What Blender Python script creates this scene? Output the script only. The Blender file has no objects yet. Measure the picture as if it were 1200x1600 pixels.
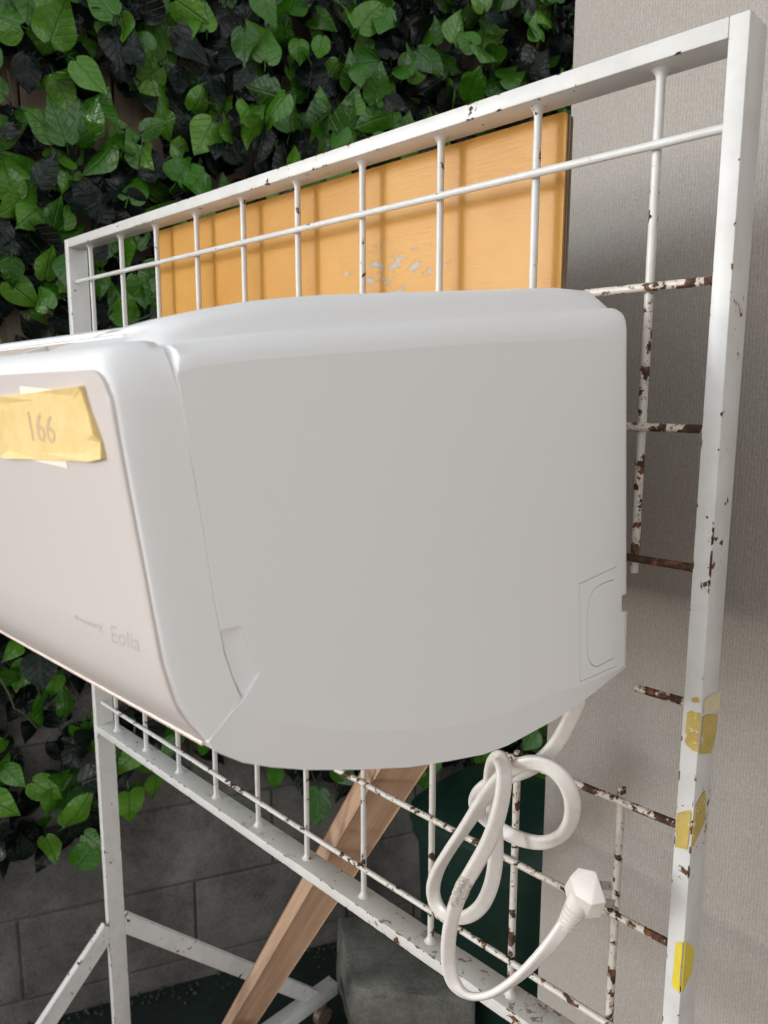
import bpy, bmesh, math, random
from mathutils import Vector, Matrix, noise
random.seed(7)
R = math.radians
scene = bpy.context.scene
col = scene.collection

# ------------------------------------------------------------------ camera
cam = bpy.data.cameras.new('camera')
cam_ob = bpy.data.objects.new('camera', cam)
col.objects.link(cam_ob)
cam.sensor_fit = 'VERTICAL'
cam.sensor_height = 24.0
cam.lens = 17.643
cam.clip_start = 0.02
cam.clip_end = 300
CM = Matrix(((0.71107, -0.11077, 0.69435), (0.70312, 0.1087, -0.70271), (0.00236, 0.98788, 0.15518)))
cam_ob.matrix_world = Matrix.Translation((1.1662, -0.5189, 1.4827)) @ CM.to_4x4()
cam.dof.use_dof = True
cam.dof.focus_distance = 0.62
cam.dof.aperture_fstop = 9.0
scene.camera = cam_ob

# ------------------------------------------------------------------ light
SUN_DIR = Vector((0.62, 1.0, -0.27)).normalized()       # the way the light travels
elev = math.asin(-SUN_DIR.z)
azim = math.atan2(-SUN_DIR.x, -SUN_DIR.y)               # clockwise from +Y
world = bpy.data.worlds.new('World')
scene.world = world
world.use_nodes = True
wn, wl = world.node_tree.nodes, world.node_tree.links
sky = wn.new('ShaderNodeTexSky')
sky.sky_type = 'NISHITA'
sky.sun_disc = False
sky.sun_elevation = elev
sky.sun_rotation = azim
sky.air_density = 1.0
sky.dust_density = 0.3
sky.ozone_density = 1.0
wb = wn.new('ShaderNodeHueSaturation')          # camera white balance: paler sky
wb.inputs['Saturation'].default_value = 0.15
wl.new(sky.outputs[0], wb.inputs['Color'])
wl.new(wb.outputs[0], wn['Background'].inputs[0])
wn['Background'].inputs[1].default_value = 0.15
sun = bpy.data.lights.new('sun', 'SUN')
sun.energy = 0.52
sun.angle = R(12)
sun.color = (0.83, 0.93, 1.0)
sun_ob = bpy.data.objects.new('sun', sun)
sun_ob.rotation_euler = SUN_DIR.to_track_quat('-Z', 'Y').to_euler()
sun_ob.location = (0, -3, 5)
col.objects.link(sun_ob)
scene.view_settings.view_transform = 'Standard'
scene.view_settings.look = 'None'
scene.view_settings.exposure = 1.15
scene.view_settings.gamma = 1.0

# ------------------------------------------------------------------ measured shapes, metres: the curves of the end plate, cable, tapes
COVER_O = [[0.891,-0.0253,1.5427],[0.891,-0.0502,1.5397],[0.891,-0.088,1.5353],[0.891,-0.1495,1.5286],[0.891,-0.2012,1.523],[0.891,-0.2497,1.5171],[0.891,-0.2832,1.5132],[0.891,-0.3057,1.5107],[0.891,-0.3264,1.508],[0.891,-0.3484,1.5046],[0.891,-0.3601,1.5026],[0.896,-0.3672,1.5012],[0.902,-0.3688,1.4982],[0.908,-0.3706,1.4937],[0.9124,-0.3715,1.488],[0.9124,-0.369,1.4729],[0.9124,-0.3654,1.4523],[0.9124,-0.3619,1.4279],[0.9124,-0.3583,1.4002],[0.9124,-0.357,1.3936],[0.9124,-0.356,1.3875],[0.9124,-0.3514,1.3876],[0.9124,-0.3464,1.3871],[0.9124,-0.3447,1.3821],[0.9124,-0.3411,1.3723],[0.9124,-0.338,1.3646],[0.9124,-0.3462,1.3555],[0.9124,-0.3521,1.3511],[0.9118,-0.3575,1.3462],[0.911,-0.3629,1.3413],[0.9105,-0.3603,1.3374],[0.91,-0.3567,1.3337],[0.91,-0.3455,1.3256],[0.91,-0.3306,1.318],[0.91,-0.3102,1.3091],[0.91,-0.2773,1.2969],[0.91,-0.2395,1.2842],[0.91,-0.2089,1.2763],[0.91,-0.174,1.2681],[0.91,-0.149,1.2652],[0.91,-0.1212,1.2649],[0.91,-0.092,1.2648],[0.91,-0.062,1.2662],[0.91,-0.0164,1.2726],[0.91,0.0053,1.2754],[0.911,-0.0012,1.3217],[0.911,-0.0092,1.3224],[0.911,-0.0106,1.3354],[0.911,-0.0037,1.3355],[0.911,-0.0074,1.3692],[0.911,-0.0157,1.4449],[0.911,-0.0206,1.4899],[0.9108,-0.023,1.5139],[0.9095,-0.0221,1.5231],[0.905,-0.0175,1.531],[0.899,-0.0122,1.537],[0.894,-0.0097,1.5411],[0.891,-0.0136,1.5434]]
COVER_I = [[0.913,-0.0647,1.5193],[0.913,-0.0877,1.5173],[0.913,-0.1214,1.5146],[0.913,-0.1784,1.5102],[0.913,-0.2263,1.5062],[0.913,-0.2712,1.502],[0.913,-0.3022,1.4991],[0.913,-0.323,1.4973],[0.913,-0.3421,1.4954],[0.913,-0.3614,1.4929],[0.913,-0.3674,1.4914],[0.913,-0.3704,1.4904],[0.913,-0.3713,1.4894],[0.913,-0.3712,1.4885],[0.913,-0.3706,1.4861],[0.913,-0.3688,1.4724],[0.913,-0.3654,1.4524],[0.913,-0.3618,1.4279],[0.913,-0.3582,1.4003],[0.913,-0.3569,1.3937],[0.913,-0.3559,1.3884],[0.913,-0.3515,1.3883],[0.913,-0.3462,1.3877],[0.913,-0.3444,1.3825],[0.913,-0.3409,1.3726],[0.913,-0.3378,1.3647],[0.913,-0.3453,1.356],[0.913,-0.3456,1.3555],[0.913,-0.3453,1.3552],[0.913,-0.3447,1.3547],[0.913,-0.3434,1.3532],[0.913,-0.3415,1.3506],[0.913,-0.3346,1.3447],[0.913,-0.3239,1.338],[0.913,-0.3046,1.3286],[0.913,-0.2757,1.318],[0.913,-0.243,1.3072],[0.913,-0.213,1.2991],[0.913,-0.1808,1.2929],[0.913,-0.1563,1.29],[0.913,-0.1315,1.2887],[0.913,-0.103,1.2872],[0.913,-0.0718,1.2823],[0.913,-0.0257,1.28],[0.913,-0.0042,1.2807],[0.913,-0.0082,1.3231],[0.913,-0.0162,1.3237],[0.913,-0.0176,1.3376],[0.913,-0.0109,1.3382],[0.913,-0.0144,1.3706],[0.913,-0.0224,1.4454],[0.913,-0.0272,1.4898],[0.913,-0.0295,1.5088],[0.913,-0.0313,1.5143],[0.913,-0.0361,1.517],[0.913,-0.0433,1.5184],[0.913,-0.0486,1.5192],[0.913,-0.0564,1.5196]]
HOOD_A = [[0.889,-0.0218,1.5434],[0.889,-0.0468,1.5403],[0.889,-0.0849,1.5359],[0.889,-0.1468,1.5291],[0.889,-0.1989,1.5235],[0.889,-0.2478,1.5177],[0.889,-0.2815,1.5136],[0.889,-0.3042,1.511],[0.889,-0.325,1.5083],[0.889,-0.3472,1.5049],[0.888,-0.3584,1.5031],[0.884,-0.3646,1.5032],[0.878,-0.3684,1.5034],[0.87,-0.3712,1.503],[0.86,-0.3713,1.5028]]
HOOD_B = [[0.876,0.0025,1.546],[0.874,-0.0188,1.5562],[0.868,-0.0531,1.5556],[0.868,-0.1193,1.5482],[0.868,-0.175,1.5418],[0.868,-0.2272,1.536],[0.864,-0.2599,1.5324],[0.864,-0.2845,1.5288],[0.864,-0.3071,1.525],[0.864,-0.3312,1.5196],[0.864,-0.344,1.5162],[0.86,-0.3526,1.5133],[0.85,-0.3564,1.5112],[0.83,-0.3547,1.5103],[0.81,-0.3534,1.5098]]
E = [-1.0,-0.0194,-0.0079]
PANEL_CORNER = [[0.9073,-0.395,1.4837],[0.9061,-0.3955,1.4866],[0.9037,-0.3959,1.4891],[0.9005,-0.3962,1.4906],[0.8968,-0.3963,1.4912],[0.8844,-0.3966,1.4912],[0.8619,-0.397,1.4911]]
PANEL_PLANE = [[0.9086,-0.3944,1.4797],[0.7885,-0.3937,1.4571],[0.8688,-0.3955,1.4813]]
STRIP_E = [[0.9085,-0.3623,1.3408],[0.9085,-0.3657,1.3453],[0.9085,-0.3696,1.3507],[0.9085,-0.375,1.3608],[0.9085,-0.3797,1.378],[0.9085,-0.3822,1.3941],[0.9085,-0.3861,1.4218],[0.9085,-0.3899,1.4472],[0.9085,-0.3927,1.4669],[0.9085,-0.3944,1.4797],[0.9073,-0.395,1.4837],[0.9061,-0.3955,1.4866],[0.9037,-0.3959,1.4891],[0.9005,-0.3962,1.4906],[0.8968,-0.3963,1.4912],[0.8844,-0.3966,1.4912],[0.8619,-0.397,1.4911]]
STRIP_G = [[0.9105,-0.3626,1.341],[0.9115,-0.3573,1.346],[0.9121,-0.3466,1.3561],[0.9121,-0.3507,1.3669],[0.9121,-0.3541,1.3777],[0.9121,-0.3558,1.3874],[0.9121,-0.3581,1.4001],[0.9121,-0.3617,1.4278],[0.9121,-0.3653,1.4523],[0.9121,-0.3696,1.4795],[0.9115,-0.3715,1.4885],[0.908,-0.3713,1.4944],[0.903,-0.3707,1.4993],[0.896,-0.3704,1.5023],[0.892,-0.3722,1.5029],[0.882,-0.3745,1.5027],[0.87,-0.3764,1.5021]]
TAPE = [[0.8019,-0.3966,1.4796],[0.812,-0.3967,1.4816],[0.8457,-0.3962,1.4832],[0.8903,-0.3957,1.4856],[0.8905,-0.3954,1.4837],[0.8922,-0.3944,1.4767],[0.8953,-0.3931,1.4683],[0.897,-0.3926,1.465],[0.8966,-0.3918,1.459],[0.8856,-0.3918,1.4574],[0.8378,-0.3925,1.4552],[0.8019,-0.393,1.4536],[0.7936,-0.3932,1.4538],[0.7973,-0.3936,1.4576],[0.8014,-0.3956,1.4724]]
PAPER = [[0.8316,-0.3969,1.4856],[0.8643,-0.396,1.484],[0.8626,-0.3916,1.4528],[0.8293,-0.3925,1.4541]]
TEXT166 = [[0.8358,-0.3954,1.4755],[0.8608,-0.3947,1.4742],[0.8583,-0.3931,1.4628],[0.8351,-0.3936,1.4628]]
EOLIA = [[0.8719,-0.3819,1.3872],[0.8965,-0.3815,1.3881],[0.8938,-0.3805,1.3805],[0.8697,-0.3807,1.3788]]
NANOE = [[0.8368,-0.3823,1.3848],[0.865,-0.382,1.3868],[0.8628,-0.381,1.3801],[0.8356,-0.3817,1.3809]]
KNOCK = [[0.913,-0.0239,1.3604],[0.913,-0.0754,1.3567],[0.913,-0.0682,1.285],[0.913,-0.0158,1.2828]]
KNOCK_IN = [[0.913,-0.0267,1.3514],[0.913,-0.0319,1.3514],[0.913,-0.0465,1.351],[0.913,-0.056,1.3486],[0.913,-0.0616,1.3433],[0.913,-0.0632,1.3327],[0.913,-0.061,1.3069],[0.913,-0.0586,1.2992],[0.913,-0.0537,1.2937],[0.913,-0.0471,1.2901],[0.913,-0.037,1.2898],[0.913,-0.0267,1.2901],[0.913,-0.0205,1.2902]]
NOTCH_R = [[0.9119,-0.3508,1.3875],[0.9119,-0.3461,1.3869],[0.9119,-0.3443,1.3819],[0.9119,-0.3407,1.372],[0.9119,-0.3377,1.3644]]
NOTCH_L = [[0.9104,-0.355,1.3873],[0.9104,-0.3551,1.3865],[0.9104,-0.3533,1.3771],[0.9104,-0.3499,1.366],[0.9104,-0.3451,1.3546]]
CABLE = [[0.8997,-0.045,1.2629],[0.8932,-0.05,1.2375],[0.8889,-0.062,1.2211],[0.8772,-0.066,1.2071],[0.8602,-0.07,1.1961],[0.8428,-0.072,1.186],[0.8273,-0.07,1.17],[0.817,-0.062,1.1526],[0.8162,-0.052,1.1384],[0.8311,-0.048,1.1305],[0.8558,-0.05,1.1311],[0.8811,-0.055,1.1405],[0.9002,-0.06,1.1577],[0.9114,-0.066,1.1789],[0.915,-0.072,1.1992],[0.9112,-0.078,1.216],[0.9014,-0.082,1.2245],[0.8864,-0.085,1.2245],[0.8715,-0.087,1.2143],[0.8582,-0.09,1.1978],[0.8491,-0.093,1.1794],[0.8343,-0.092,1.1517],[0.8136,-0.088,1.1203],[0.7979,-0.085,1.0933],[0.79,-0.082,1.0704],[0.7942,-0.08,1.0549],[0.8096,-0.08,1.0531],[0.8282,-0.08,1.0625],[0.8438,-0.08,1.081],[0.8524,-0.08,1.1048],[0.8559,-0.08,1.1308],[0.8524,-0.078,1.1551],[0.8433,-0.072,1.1701],[0.8388,-0.07,1.1864],[0.8492,-0.08,1.2092],[0.8667,-0.095,1.225],[0.8758,-0.102,1.2224],[0.8791,-0.106,1.2082],[0.8763,-0.108,1.1859],[0.8679,-0.107,1.1603],[0.8536,-0.105,1.1337],[0.8395,-0.105,1.1082],[0.8318,-0.105,1.0824],[0.8278,-0.105,1.0553],[0.8272,-0.103,1.0312],[0.8317,-0.1,1.0149],[0.8441,-0.096,1.0099],[0.8612,-0.09,1.0197],[0.8771,-0.082,1.0384],[0.8911,-0.074,1.06],[0.9009,-0.066,1.0782],[0.9064,-0.06,1.0928]]
PLUG = [[0.9064,-0.06,1.0928],[0.9105,-0.057,1.1066],[0.9177,-0.055,1.1197],[0.9251,-0.04,1.1184],[0.9275,-0.035,1.1197],[0.9283,-0.035,1.1059]]
PLUG_O = [[0.9013,-0.058,1.1177],[0.9088,-0.063,1.1326],[0.912,-0.057,1.1384],[0.9263,-0.057,1.1423],[0.9379,-0.062,1.126],[0.93,-0.054,1.1056],[0.9182,-0.054,1.098],[0.9056,-0.057,1.1021]]
PLUG_I = [[0.9183,-0.07,1.1253],[0.931,-0.07,1.1245]]
PLUG_B = [[0.8973,-0.044,1.1083],[0.9011,-0.044,1.1177],[0.9066,-0.044,1.1262],[0.9197,-0.044,1.1316],[0.928,-0.044,1.1124],[0.9241,-0.044,1.099],[0.9141,-0.044,1.0927],[0.9017,-0.044,1.0951]]
BLADE = [[[0.9283,-0.054,1.1343],[0.9313,-0.044,1.1298],[0.9331,-0.044,1.124],[0.9302,-0.054,1.1281]],[[0.932,-0.054,1.1214],[0.9355,-0.044,1.1175],[0.9383,-0.044,1.1127],[0.9334,-0.054,1.1154]]]
BIN_PX = [[-0.0399,0.7,0.413],[0.3861,0.7,0.6006]]
TP_SMALL = [[0.9638,-0.0004,1.2682],[0.966,-0.0004,1.2698],[0.9687,-0.0004,1.2697],[0.9689,-0.0004,1.2664],[0.964,-0.0004,1.2654]]
TP_PALE = [[0.9709,0.0045,1.2679],[0.9709,0.017,1.2686],[0.9709,0.0332,1.2648],[0.9709,0.0332,1.2513],[0.9709,0.0185,1.2534],[0.9709,0.004,1.2575]]
TP_WRAP_F = [[0.9613,-0.0004,1.2568],[0.9635,-0.0004,1.2589],[0.9663,-0.0004,1.2583],[0.9708,-0.0004,1.2593],[0.9708,-0.0004,1.2516],[0.9706,-0.0004,1.2418],[0.9709,-0.0004,1.2298],[0.9673,-0.0004,1.2295],[0.9624,-0.0004,1.2322],[0.9609,-0.0004,1.2346],[0.9624,-0.0004,1.2401],[0.9609,-0.0004,1.2415]]
TP_WRAP_S = [[0.9709,0.0033,1.2553],[0.9709,0.0102,1.2545],[0.9709,0.0313,1.2484],[0.9709,0.0314,1.2348],[0.9709,0.0244,1.22],[0.9709,0.0023,1.2274],[0.9709,0.0022,1.2347],[0.9709,0.003,1.2432]]
TP_LOW_F = [[0.9589,-0.0004,1.1772],[0.9625,-0.0004,1.1802],[0.968,-0.0004,1.1835],[0.969,-0.0004,1.1819],[0.9688,-0.0004,1.1717],[0.9681,-0.0004,1.1526],[0.9629,-0.0004,1.1513],[0.9587,-0.0004,1.1503],[0.9597,-0.0004,1.1575],[0.9587,-0.0004,1.1648]]
TP_TRI = [[0.9709,0.0172,1.1933],[0.9709,0.0194,1.1873],[0.9709,0.0217,1.1667],[0.9709,0.01,1.1594],[0.9709,0.0016,1.155],[0.9709,-0.0023,1.1584],[0.9709,-0.0001,1.1725],[0.9709,0.002,1.1878]]
TP_BR_F = [[0.9645,-0.0004,1.0742],[0.9696,-0.0004,1.0776],[0.9698,-0.0004,1.0681],[0.9694,-0.0004,1.0507],[0.9699,-0.0004,1.0358],[0.9654,-0.0004,1.0362],[0.9638,-0.0004,1.0385]]
TP_BR_S = [[0.9709,-0.0002,1.0788],[0.9709,0.0186,1.0627],[0.9709,0.0191,1.0519],[0.9709,0.0171,1.0421],[0.9709,0.0018,1.0355],[0.9709,-0.0006,1.0365],[0.9709,-0.0004,1.058]]


# ------------------------------------------------------------------ materials
def mat(name):
    m = bpy.data.materials.new(name)
    m.use_nodes = True
    nt = m.node_tree
    return m, nt.nodes, nt.links, nt.nodes['Principled BSDF']
def nd(n, kind, **kw):
    o = n.new(kind)
    for k, v in kw.items():
        setattr(o, k, v)
    return o
def mixc(n, l, fac, a, b):
    m = nd(n, 'ShaderNodeMix', data_type='RGBA')
    for s, v in ((0, fac), (6, a), (7, b)):
        if hasattr(v, 'is_linked') or hasattr(v, 'links'):
            l.new(v, m.inputs[s])
        else:
            m.inputs[s].default_value = v if s == 0 else (*v, 1)
    return m.outputs[2]
def math_(n, l, op, a, b=None, c=None):
    m = nd(n, 'ShaderNodeMath', operation=op)
    for i, v in enumerate((a, b, c)):
        if v is None: continue
        if hasattr(v, 'links'): l.new(v, m.inputs[i])
        else: m.inputs[i].default_value = v
    return m.outputs[0]
def ramp(n, l, fac, stops):
    r = nd(n, 'ShaderNodeValToRGB')
    e = r.color_ramp.elements
    while len(e) < len(stops): e.new(0.5)
    for k, (p, c) in enumerate(stops):
        e[k].position = p
        e[k].color = (*c, 1) if len(c) == 3 else c
    l.new(fac, r.inputs[0])
    return r.outputs[0]
def noisen(n, l, scale, detail=4, rough=.55, vec=None, dist=0):
    t = nd(n, 'ShaderNodeTexNoise')
    t.inputs['Scale'].default_value = scale
    t.inputs['Detail'].default_value = detail
    t.inputs['Roughness'].default_value = rough
    t.inputs['Distortion'].default_value = dist
    if vec is not None: l.new(vec, t.inputs['Vector'])
    return t
def mapping(n, l, vec, scale=(1, 1, 1), rot=(0, 0, 0)):
    m = nd(n, 'ShaderNodeMapping')
    m.inputs['Scale'].default_value = scale
    m.inputs['Rotation'].default_value = rot
    l.new(vec, m.inputs['Vector'])
    return m.outputs[0]
def bump(n, l, b, h, strength=.3, dist=.001):
    x = nd(n, 'ShaderNodeBump')
    x.inputs['Strength'].default_value = strength
    x.inputs['Distance'].default_value = dist
    l.new(h, x.inputs['Height'])
    l.new(x.outputs[0], b.inputs['Normal'])
def pos(n):
    return nd(n, 'ShaderNodeNewGeometry').outputs['Position']
def objc(n):
    return nd(n, 'ShaderNodeTexCoord').outputs['Object']

def plain(name, c, rough=.5, metal=0, bscale=0, bstr=.1, var=0):
    m, n, l, b = mat(name)
    b.inputs['Base Color'].default_value = (*c, 1)
    b.inputs['Roughness'].default_value = rough
    b.inputs['Metallic'].default_value = metal
    if bscale:
        t = noisen(n, l, bscale, 5, .6, pos(n))
        bump(n, l, b, t.outputs[0], bstr, .0006)
        if var:
            l.new(ramp(n, l, t.outputs[0], [(.3, tuple(v * (1 - var) for v in c)), (.7, tuple(min(1, v * (1 + var)) for v in c))]), b.inputs['Base Color'])
    return m

M = {}
M['cover'] = plain('white_plastic', (.88, .87, .865), .42, 0, 900, .03)
M['panel'] = plain('pearl_plastic', (.64, .575, .545), .28, 0, 1200, .03)
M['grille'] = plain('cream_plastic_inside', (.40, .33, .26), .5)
M['trim'] = plain('bronze_trim', (.78, .66, .59), .22, .2)
M['print'] = plain('grey_print', (.47, .45, .43), .5)
M['cable'] = plain('white_cable_vinyl', (.72, .67, .62), .33, 0, 150, .2, .05)
M['plug'] = plain('white_plug_plastic', (.75, .69, .635), .38, 0, 400, .05)
M['residue'] = plain('grey_glue_residue', (.50, .46, .40), .85, 0, 500, .9, .4)
M['blade'] = plain('plug_metal', (.42, .40, .37), .33, .9, 300, .1)
M['paper'] = plain('paper_slip', (.86, .79, .66), .7)
M['ink'] = plain('faded_ink', (.60, .45, .26), .8)
M['bin'] = plain('dark_green_plastic', (.003, .020, .013), .42, 0, 25, .2, .25)
M['caster_metal'] = plain('rusty_caster_metal', (.24, .17, .12), .55, .5, 200, .4, .4)
M['rubber'] = plain('dark_rubber', (.02, .02, .02), .7, 0, 80, .3, .3)
M['stem'] = plain('ivy_stem', (.05, .06, .03), .5)

def rust_paint():
    m, n, l, b = mat('chipped_white_paint')
    p = pos(n)
    at = nd(n, 'ShaderNodeAttribute', attribute_type='OBJECT', attribute_name='rust')
    fine = noisen(n, l, 75, 5, .62, p, .3)
    big = noisen(n, l, 11, 2, .5, p)
    sep = nd(n, 'ShaderNodeSeparateXYZ'); l.new(p, sep.inputs[0])
    # more chips towards the right post and the lower half of the rack
    gx = nd(n, 'ShaderNodeMapRange'); l.new(sep.outputs[0], gx.inputs[0])
    gx.inputs[1].default_value = .15; gx.inputs[2].default_value = .93
    gz = nd(n, 'ShaderNodeMapRange'); l.new(sep.outputs[2], gz.inputs[0])
    gz.inputs[1].default_value = 1.66; gz.inputs[2].default_value = 1.5
    g = math_(n, l, 'MULTIPLY', gx.outputs[0], gz.outputs[0])
    amt = math_(n, l, 'MULTIPLY_ADD', g, at.outputs['Fac'], math_(n, l, 'MULTIPLY', at.outputs['Fac'], .45))
    bigs = math_(n, l, 'MULTIPLY_ADD', math_(n, l, 'SUBTRACT', big.outputs[0], .5), .4, 0)
    s = math_(n, l, 'ADD', math_(n, l, 'ADD', fine.outputs[0], bigs), math_(n, l, 'MULTIPLY', amt, .22))
    # chips gather on the arrises of the square tube
    ea = nd(n, 'ShaderNodeAttribute', attribute_type='OBJECT', attribute_name='edge_wear')
    ab = nd(n, 'ShaderNodeVectorMath', operation='ABSOLUTE'); l.new(nd(n, 'ShaderNodeNewGeometry').outputs['True Normal'], ab.inputs[0])
    sx = nd(n, 'ShaderNodeSeparateXYZ'); l.new(ab.outputs[0], sx.inputs[0])
    mx = math_(n, l, 'MAXIMUM', math_(n, l, 'MAXIMUM', sx.outputs[0], sx.outputs[1]), sx.outputs[2])
    s = math_(n, l, 'ADD', s, math_(n, l, 'MULTIPLY', math_(n, l, 'LESS_THAN', mx, .97), ea.outputs['Fac']))
    core = nd(n, 'ShaderNodeMapRange'); l.new(s, core.inputs[0])
    core.inputs[1].default_value = .688; core.inputs[2].default_value = .708
    halo = nd(n, 'ShaderNodeMapRange'); l.new(s, halo.inputs[0])
    halo.inputs[1].default_value = .66; halo.inputs[2].default_value = .72
    halo.inputs[4].default_value = .75
    dirt = noisen(n, l, 28, 6, .65, p)
    white = ramp(n, l, dirt.outputs[0], [(.3, (.55, .53, .50)), (.6, (.635, .618, .595))])
    rcol = ramp(n, l, noisen(n, l, 160, 4, .6, p).outputs[0], [(.35, (.028, .014, .010)), (.52, (.065, .028, .016)), (.66, (.22, .085, .028))])
    spk = noisen(n, l, 260, 3, .6, p)
    sp2 = math_(n, l, 'ADD', spk.outputs[0], math_(n, l, 'MULTIPLY', math_(n, l, 'ADD', amt, math_(n, l, 'SUBTRACT', big.outputs[0], .5)), .16))
    spm = nd(n, 'ShaderNodeMapRange'); l.new(sp2, spm.inputs[0]); spm.inputs[1].default_value = .72; spm.inputs[2].default_value = .76; spm.inputs[4].default_value = .85
    cream = nd(n, 'ShaderNodeMapRange'); l.new(amt, cream.inputs[0]); cream.inputs[1].default_value = .15; cream.inputs[2].default_value = 1.0; cream.inputs[4].default_value = .6
    white = mixc(n, l, cream.outputs[0], white, (.56, .46, .35))
    halon = math_(n, l, 'MULTIPLY', halo.outputs[0], ramp(n, l, noisen(n, l, 35, 2, .5, p).outputs[0], [(.42, (0, 0, 0)), (.6, (1, 1, 1))]))
    c1 = mixc(n, l, halon, white, (.55, .30, .12))
    c1 = mixc(n, l, spm.outputs[0], c1, (.17, .075, .028))
    c2 = mixc(n, l, core.outputs[0], c1, rcol)
    l.new(c2, b.inputs['Base Color'])
    l.new(mixc(n, l, core.outputs[0], (.38, .38, .38), (.85, .85, .85)), b.inputs['Roughness'])
    h = math_(n, l, 'SUBTRACT', math_(n, l, 'MULTIPLY', noisen(n, l, 420, 3, .5, p).outputs[0], .25), core.outputs[0])
    bump(n, l, b, h, .5, .0006)
    return m
M['paint'] = rust_paint()

def rail_paint():      # upward faces of the bottom rail carry dirt
    m = M['paint'].copy(); m.name = 'dirty_white_paint'
    n, l = m.node_tree.nodes, m.node_tree.links
    b = n['Principled BSDF']
    src = b.inputs['Base Color'].links[0].from_socket
    p = pos(n)
    s = noisen(n, l, 34, 6, .68, p)
    f = ramp(n, l, s.outputs[0], [(.57, (0, 0, 0)), (.66, (.75, .75, .75))])
    geo = nd(n, 'ShaderNodeNewGeometry'); sp = nd(n, 'ShaderNodeSeparateXYZ'); l.new(geo.outputs['True Normal'], sp.inputs[0])
    up = math_(n, l, 'MULTIPLY', math_(n, l, 'GREATER_THAN', sp.outputs[2], .7), f)
    base = mixc(n, l, math_(n, l, 'MULTIPLY', math_(n, l, 'GREATER_THAN', sp.outputs[2], .7), .35), src, (.55, .55, .50))
    l.new(mixc(n, l, up, base, (.33, .24, .14)), b.inputs['Base Color'])
    return m
M['railpaint'] = rail_paint()

def board_mat():
    m, n, l, b = mat('ochre_gloss_paint')
    p = pos(n)
    br = noisen(n, l, 1, 5, .65, mapping(n, l, p, (26, 26, 420)))
    blot = noisen(n, l, 9, 4, .6, p)
    base = ramp(n, l, blot.outputs[0], [(.3, (.50, .235, .036)), (.7, (.58, .295, .06))])
    # bare patch scraped through the paint, and fine scratches
    chip = noisen(n, l, 95, 7, .72, mapping(n, l, p, (.5, 1, 1), (0, .35, 0)))
    geo = nd(n, 'ShaderNodeVectorMath', operation='DISTANCE'); l.new(mapping(n, l, p, (.5, 0, 1.4)), geo.inputs[0]); geo.inputs[1].default_value = (.316, 0, 1.606 * 1.4)
    near = nd(n, 'ShaderNodeMapRange'); l.new(geo.outputs['Value'], near.inputs[0])
    near.inputs[1].default_value = .05; near.inputs[2].default_value = .0; near.inputs[4].default_value = .2
    sc = math_(n, l, 'ADD', chip.outputs[0], near.outputs[0])
    cf = ramp(n, l, sc, [(.68, (0, 0, 0)), (.70, (1, 1, 1))])
    scr = noisen(n, l, 1, 3, .5, mapping(n, l, p, (300, 300, 14), (0, .5, 0)))
    sf = math_(n, l, 'MULTIPLY', ramp(n, l, scr.outputs[0], [(.68, (0, 0, 0)), (.71, (.6, .6, .6))]), ramp(n, l, blot.outputs[0], [(.45, (0, 0, 0)), (.62, (1, 1, 1))]))
    c = mixc(n, l, cf, base, (.40, .37, .31))
    c = mixc(n, l, sf, c, (.45, .22, .06))
    l.new(c, b.inputs['Base Color'])
    b.inputs['Roughness'].default_value = .36
    b.inputs['Specular IOR Level'].default_value = .28
    bump(n, l, b, math_(n, l, 'SUBTRACT', br.outputs[0], math_(n, l, 'MULTIPLY', cf, .6)), .4, .0009)
    return m
M['board'] = board_mat()
M['ply'] = None
def ply_mat():
    m, n, l, b = mat('plywood_edge')
    g = noisen(n, l, 1, 4, .6, mapping(n, l, pos(n), (60, 60, 9)))
    l.new(ramp(n, l, g.outputs[0], [(.3, (.20, .14, .09)), (.7, (.42, .33, .24))]), b.inputs['Base Color'])
    b.inputs['Roughness'].default_value = .8
    bump(n, l, b, g.outputs[0], .6, .001)
    return m
M['ply'] = ply_mat()
M['plydark'] = plain('plywood_dark_ply', (.14, .09, .055), .85, 0, 90, .4, .3)

def wallpaper():
    m, n, l, b = mat('ribbed_wallpaper')
    o = objc(n)
    rib = nd(n, 'ShaderNodeTexWave', wave_type='BANDS', bands_direction='X')
    rib.inputs['Scale'].default_value = 88; rib.inputs['Distortion'].default_value = 3.0
    rib.inputs['Detail'].default_value = 3; rib.inputs['Detail Scale'].default_value = 2.5
    l.new(mapping(n, l, o, (1, 1, .35)), rib.inputs['Vector'])
    weave = noisen(n, l, 1, 3, .6, mapping(n, l, o, (520, 520, 380)))
    hgt = math_(n, l, 'MULTIPLY_ADD', rib.outputs['Fac'], .18, weave.outputs[0])
    stain = noisen(n, l, 5, 3, .5, o)
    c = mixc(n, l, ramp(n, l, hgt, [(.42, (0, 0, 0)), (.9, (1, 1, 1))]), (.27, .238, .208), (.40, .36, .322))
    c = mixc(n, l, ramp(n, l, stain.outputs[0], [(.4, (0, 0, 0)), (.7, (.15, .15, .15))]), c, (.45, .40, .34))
    l.new(c, b.inputs['Base Color'])
    b.inputs['Roughness'].default_value = .62
    bump(n, l, b, hgt, .6, .0010)
    return m
M['wallpaper'] = wallpaper()

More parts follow.
